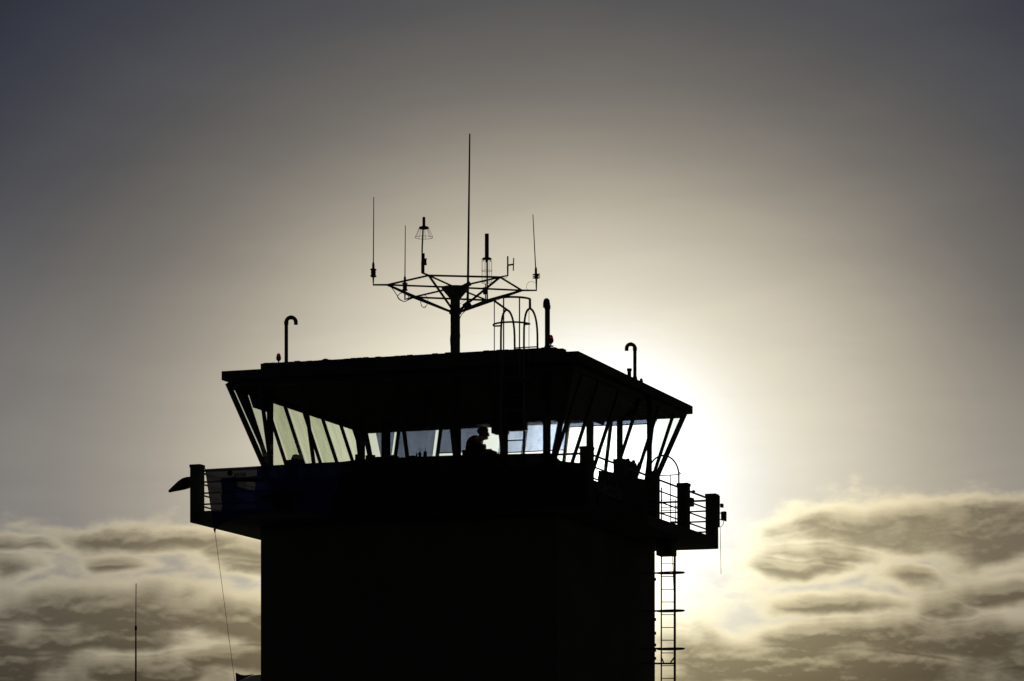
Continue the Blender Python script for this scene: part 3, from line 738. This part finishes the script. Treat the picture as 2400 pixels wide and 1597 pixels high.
# long dark line of print and the jet seen head-on
MB().prism([bn(x, y, YI) for x, y in ((540, 1122), (575, 1121), (605, 1122), (618, 1125), (606, 1130), (570, 1129), (545, 1130))], (0, -.002, 0)).build('print_line', 'ink', ban)
jet = [(608, 1164), (622, 1161), (640, 1156), (655, 1153), (662, 1147), (667, 1141), (670, 1147), (678, 1153), (700, 1158), (720, 1160), (702, 1164), (700, 1168), (684, 1167), (676, 1172), (682, 1180), (668, 1192), (650, 1192), (640, 1182), (644, 1172), (654, 1168), (640, 1168), (624, 1170)]
MB().prism([bn(x, y, YI) for x, y in jet], (0, -.002, 0)).build('jet_print', 'ink', ban)
rp_ = MB().path([bn(504, 1249), bn(524, 1400), bn(550, 1597), bn(600, 2000, YB-.5)], .0045, 5).build('guy_rope', 'rope', base=bn(600, 2000, YB-.5), smooth=True)
tag(rp_, 'thin rope slanting down from the lower corner of the navy banner', 'rope')
# middle, nearly black banner
bt2 = [(800, 1083), (836, 1078), (900, 1074), (1000, 1070), (1100, 1066.5), (1200, 1064.5), (1290, 1062), (1300, 1068), (1315, 1081), (1362, 1086), (1371, 1074)]
bb2 = [(765, 1210), (900, 1205), (1000, 1201), (1100, 1197), (1200, 1193), (1290, 1190), (1371, 1184)]
blk = thing('black_banner', bn(1000, 1200), 'wide plain black banner covering the middle and right of the front railing', 'banner')
banner_mesh(bt2, bb2, 80, 12, lambda a, b: 0, y=-4.24, wob=.01).build('cloth', ['cloth_black'], blk)
# right side banner with faint letters
bt3 = [(1401, 1103), (1430, 1106), (1470, 1115), (1517, 1126)]
bb3 = [(1401, 1188), (1430, 1198), (1470, 1213), (1517, 1230)]
rb = thing('lettered_banner', Lp(1460, 1190, x=4.25), 'black banner with faint grey lettering along the right-hand railing', 'banner')
banner_mesh(bt3, bb3, 30, 12, lambda a, b: 0, wob=.01, plane=4.24).build('cloth', ['cloth_black'], rb)
text_on('kecule', .42, Lp(1400, 1152, x=4.28), (0, 1, 0), (0, 0, 1), (1, 0, 0), 'greyink', rb, sx=1.4)

# ---------------------------------------------------------------- inside the cab
dz = 11.16
desk = thing('control_desk', (0, -2.4, FL+.03), 'long dark controllers desk behind the front windows', 'desk')
MB().box((-2.6, -2.74, 11.06), (2.6, -2.0, 11.10)).build('desk_top', 'inside', desk)
MB().box((-2.55, -2.1, FL+.03), (2.55, -2.05, 11.058)).build('front_panel', 'inside', desk)
def monitor(px, w_, ztop, y, label, tilt=.0):
    p = Lp(px, 1080, y=y); t = thing('monitor', (p.x, y, 11.1), label, 'monitor', 'monitors on the control desk')
    MB().box((p.x-w_/2, y-.02, 11.2), (p.x+w_/2, y+.03, ztop)).build('screen', 'black', t, bevel=.01)
    MB().box((p.x-.03, y+.035, 11.1), (p.x+.03, y+.06, 11.35)).box((p.x-.12, y-.08, 11.1), (p.x+.12, y+.1, 11.115)).build('stand', 'black', t)
Z = lambda py, y: Lp(1000, py, y=y).z
monitor(840, .14, Lp(840, 1065, y=-2.2).z, -2.2, 'small monitor just left of the middle gallery post')
monitor(868, .20, Lp(868, 1067, y=-2.2).z, -2.2, 'low monitor between the left window posts')
monitor(885, .15, Lp(885, 1071, y=-2.25).z, -2.25, 'narrow monitor right against the middle gallery post')
monitor(1010, .5, Lp(1010, 1073, y=-2.3).z, -2.3, 'wide low monitor behind the two handheld radios')
monitor(1118, .62, Lp(1118, 1054, y=-2.1).z, -2.1, 'broad monitor on the desk in front of the leaning person')
# sloping console left of the radios
q = [Lp(930, 1079, y=-2.35), Lp(962, 1068, y=-2.35), Lp(972, 1068, y=-2.35), Lp(976, 1072, y=-2.35), Lp(976, 1090, y=-2.35), Lp(930, 1090, y=-2.35)]
o = MB().prism(q, (0, .3, 0)).build('console_hood', 'black', base=q[4], bevel=.004); tag(o, 'low sloping console hood left of the two handheld radios', 'console')
for px, lab, s in ((984, 'left one of two handheld radios standing behind the front window', 1.), (996.5, 'right one of two handheld radios, standing on the desk by the front window', 1.15)):
    b0 = Lp(px, 1076, y=-2.5); t = thing('handheld_radio', b0, lab, 'radio', 'handheld radios on the desk')
    hgt = .12*s; w_ = .027*s
    MB().box((b0.x-w_, b0.y-.02, b0.z-.05), (b0.x+w_, b0.y+.02, b0.z+hgt)).lathe(b0+Vector((0, 0, hgt-.005)), [(w_*.9, 0), (w_*.6, .02), (.008, .03)], 10).build('body', 'black', t, bevel=.004)
    MB().path([b0+Vector((.008, 0, hgt)), b0+Vector((.008, 0, hgt+.1))], [.006, .003], 6).build('aerial', 'black', t, smooth=True)
b0 = Lp(976.5, 1074, y=-2.5)
o = MB().lathe(b0, [(.028, -.04), (.02, .04), (.007, .1), (.006, .11)], 10).build('desk_microphone', 'black', base=b0, smooth=True); tag(o, 'tiny cone-shaped microphone left of the handheld radios', 'microphone')
# chair with rounded headrest at the left
cb = Lp(692, 1100, y=-2.2)
ch = thing('office_chair', (cb.x, cb.y, FL+.03), 'chair with a rounded high back behind the left front windows', 'chair')
pr = [(676, 1096), (679, 1084), (682, 1074), (685, 1066.5), (692, 1064.5), (699, 1066), (703, 1074), (709, 1082), (713, 1096)]
MB().prism([Lp(x, y, y=-2.2) for x, y in pr]+[Vector((Lp(713, 1096, y=-2.2).x, -2.2, 10.98)), Vector((Lp(676, 1096, y=-2.2).x, -2.2, 10.98))], (0, .09, 0)).build('backrest', 'black', ch, bevel=.015)
MB().box((cb.x-.24, -2.15, 10.92), (cb.x+.24, -1.7, 10.99)).build('seat', 'black', ch, bevel=.02)
MB().path([(cb.x, -1.92, 10.55), (cb.x, -1.92, 10.93)], .03, 8).build('stem', 'steel', ch)
m = MB()
for k in range(5):
    a = k*2*math.pi/5; m.bar((cb.x, -1.92, 10.57), (cb.x+.28*math.cos(a), -1.92+.28*math.sin(a), 10.53), .04)
m.build('base', 'black', ch)
# person leaning over the desk, seen from the side through the front glass
yp = -1.72
pp = Lp(1116, 1060, y=yp)
FZ = FL+.03
def skin_mesh(name, chains, m, parent, level=1):
    """chains: lists of (key, point, radius x, radius y); same key = same joint"""
    me = bpy.data.meshes.new(name); idx = {}; vs = []; rad = []; ed = []
    bs = Vector(parent['_b'])
    for ch_ in chains:
        prev = None
        for key, p, rx, ry in ch_:
            if key not in idx: idx[key] = len(vs); vs.append(Vector(p)-bs); rad.append((rx, ry))
            if prev is not None: ed.append((prev, idx[key]))
            prev = idx[key]
    me.from_pydata(vs, ed, []); me.materials.append(M[m])
    o = bpy.data.objects.new(name, me); C.objects.link(o); o.parent = parent; o['_b'] = tuple(bs)
    sk_ = o.modifiers.new('skin', 'SKIN'); sk_.use_smooth_shade = True
    for d_, r_ in zip(me.skin_vertices[0].data, rad): d_.radius = r_
    me.skin_vertices[0].data[0].use_root = True
    sb_ = o.modifiers.new('smooth', 'SUBSURF'); sb_.levels = level; sb_.render_levels = 2
    return o
per = thing('person', (pp.x, yp, FZ), 'dark figure of a person in a jacket leaning forward over the desk, facing right', 'person')
def H(px, py, dy=0.): 
    q_ = Lp(px, py, y=yp); return Vector((q_.x, yp+dy, q_.z))
x0 = pp.x
pel = Vector((x0-.13, yp, FZ+.92))
ch = [[('pel', pel, .155, .15), ('ab', Vector((x0-.10, yp, FZ+1.10)), .15, .14), ('chest', H(1111, 1052), .165, .155), ('up', H(1114, 1032), .135, .12), ('nk', H(1125, 1024), .068, .065), ('jaw', H(1134, 1024), .075, .072), ('hd', H(1137, 1017), .098, .092), ('cr', H(1134, 1010), .075, .07)],
      [('jaw', H(1134, 1024), .075, .072), ('chin', H(1144, 1029), .034, .034)], [('hd', H(1137, 1017), .098, .092), ('nose', H(1147.5, 1021), .016, .013)]]
for sd in (-1, 1):
    k = 'LR'[sd > 0]
    sh_, el, wr, hn = H(1116, 1041, sd*.17), H(1128, 1070, sd*.24), H(1158, 1064, sd*.16), H(1167, 1066, sd*.14)
    ch.append([('up', None or H(1114, 1032), .135, .12), ('s'+k, sh_, .08, .08), ('e'+k, el, .055, .055), ('w'+k, wr, .034, .032), ('h'+k, hn, .040, .020)])
    for f_, (dx, dyy, ln) in enumerate(((.02, -.034, .055), (.035, -.018, .075), (.038, 0, .08), (.035, .018, .072), (.028, .034, .055))):
        b_ = hn+Vector((dx, dyy, -.005)); ch.append([('h'+k, hn, .040, .020), ('f%s%d' % (k, f_), b_, .010, .010), ('g%s%d' % (k, f_), b_+Vector((ln*.5, dyy*.2, -.008)), .009, .009), ('t%s%d' % (k, f_), b_+Vector((ln, dyy*.25, -.028)), .0075, .0075)])
    hp = pel+Vector((.0, sd*.10, -.06))
    ch.append([('pel', pel, .155, .15), ('p'+k, hp, .095, .095), ('k'+k, Vector((x0-.10+.03*sd, yp+sd*.13, FZ+.48)), .062, .062), ('a'+k, Vector((x0-.17, yp+sd*.14, FZ+.10)), .042, .042), ('o'+k, Vector((x0-.02, yp+sd*.15, FZ+.045)), .042, .036)])
body = skin_mesh('body', ch, 'skin', per)
jk = [[('ab', Vector((x0-.11, yp, FZ+1.02)), .175, .165), ('chest', H(1110, 1052), .185, .175), ('up', H(1113, 1032), .160, .15), ('cl', H(1123, 1021), .135, .12)]]
for sd in (-1, 1):
    k = 'LR'[sd > 0]
    jk.append([('up', H(1113, 1032), .160, .15), ('s'+k, H(1115, 1041, sd*.17), .098, .098), ('e'+k, H(1127, 1070, sd*.24), .072, .072), ('w'+k, H(1153, 1065, sd*.17), .048, .045)])
skin_mesh('jacket', jk, 'jacket', per)
skin_mesh('hair', [[('a', H(1123, 1019), .11, .10), ('b', H(1128, 1012), .105, .10), ('c', H(1136, 1008), .078, .08), ('d', H(1145, 1008), .048, .06)]], 'hair', per)
# hanging equipment box from the ceiling above the plant and right of it
for (x0, x1, yb, yy_, lab) in ((1151, 1182, 1016, -1.7, 'dark box hanging from the ceiling just left of the roof ladder'), (1183, 1226, 1008, -1.5, 'wide dark box hanging from the cab ceiling behind the roof ladder'),
                          ((1000-8), 1004, 1001, -1.5, 'small spotlight-like box hanging over the handheld radios')):
    a = Lp(x0, yb, y=yy_); c = Lp(x1, yb, y=yy_)
    o = MB().box((a.x, yy_, a.z), (c.x, yy_+.3, 13.045)).build('ceiling_box', 'black', base=(a.x, yy_, 13.045), bevel=.01)
    tag(o, lab, 'equipment box', 'boxes hanging from the cab ceiling')
# cupboard and leaning boards inside the right windows
a = Lp(1437, 1078, y=-.9); 
o = MB().box((a.x, -.9, FL+.03), (a.x+.27, -.2, a.z)).build('cabinet', 'inside', base=(a.x, -.9, FL+.03), bevel=.01); tag(o, 'low dark cabinet inside the right-hand windows', 'cabinet')
for k, (px, py) in enumerate(((1473, 1079), (1486, 1083), (1500, 1088))):
    t0 = Lp(px, py, x=3.3); b0 = Lp(px-16, 1136, x=3.3)
    o = MB().bar(t0, b0, .11, .06, side=(0, 1, 0)).build('leaning_board', 'dark', base=b0, bevel=.004)
    tag(o, ('leftmost', 'middle', 'rightmost')[k]+' of three narrow boards leaning outside the right cab windows', 'board', 'boards leaning at the right windows')
# cab item below the middle of the right face: conference phone-like lump on post
# ---------------------------------------------------------------- far pole antenna at the lower left and low hall roof
Dp = 92
a = Lp(319, 1368, D=Dp); j = Lp(318.5, 1472, D=Dp)
pa_ = thing('pole_antenna', (a.x, a.y, 0), 'slim free-standing pole antenna low at the left, against the clouds', 'antenna pole')
MB().path([(j.x, j.y, 0), (j.x, j.y, 4), (j.x, j.y, j.z)], [.05, .035, .019], 10).build('pole', 'steel', pa_, smooth=True)
MB().path([j, a], [.013, .011], 8).build('rod', 'whip', pa_, smooth=True)
MB().lathe(j, [(.022, -.06), (.03, -.055), (.03, .04), (.018, .05)], 10).build('sleeve', 'dark', pa_, smooth=True)
Dh = 86
pk = P2(566, 1597, Dh)
hall = thing('low_hall', (P2(620, 1597, Dh).x, P2(620, 1597, Dh).y, 0), 'corner of a low building with a pale sloping roof beside the tower foot', 'building')
r0, r1, r2 = P2(552, 1599, Dh), P2(592, 1583, Dh), P2(640, 1579, Dh)
q = [r0, r1, r2, Vector((r2.x, r2.y, r0.z-1.2)), Vector((r0.x, r0.y, r0.z-1.2))]
MB().prism([Vector(p) for p in (r0, r1, r2, r2-Vector((0, 0, .9)), r0-Vector((0, 0, .5)))], (.0, 3.5, 0)).build('roof', 'palesheet', hall)
MB().box((r0.x+.1, r0.y+.1, 0), (r2.x-.05, r0.y+3.3, r0.z-.45)).build('wall', 'concrete', hall)
MB().prism([P2(552, 1577, Dh-.1), P2(562, 1581.5, Dh-.1), P2(574, 1583, Dh-.1), P2(592, 1581, Dh-.1), P2(553, 1597.5, Dh-.1)], (0, .06, 0)).build('gable_flashing', 'dark', hall)

for o in bpy.data.objects:
    if '_b' in o: del o['_b']
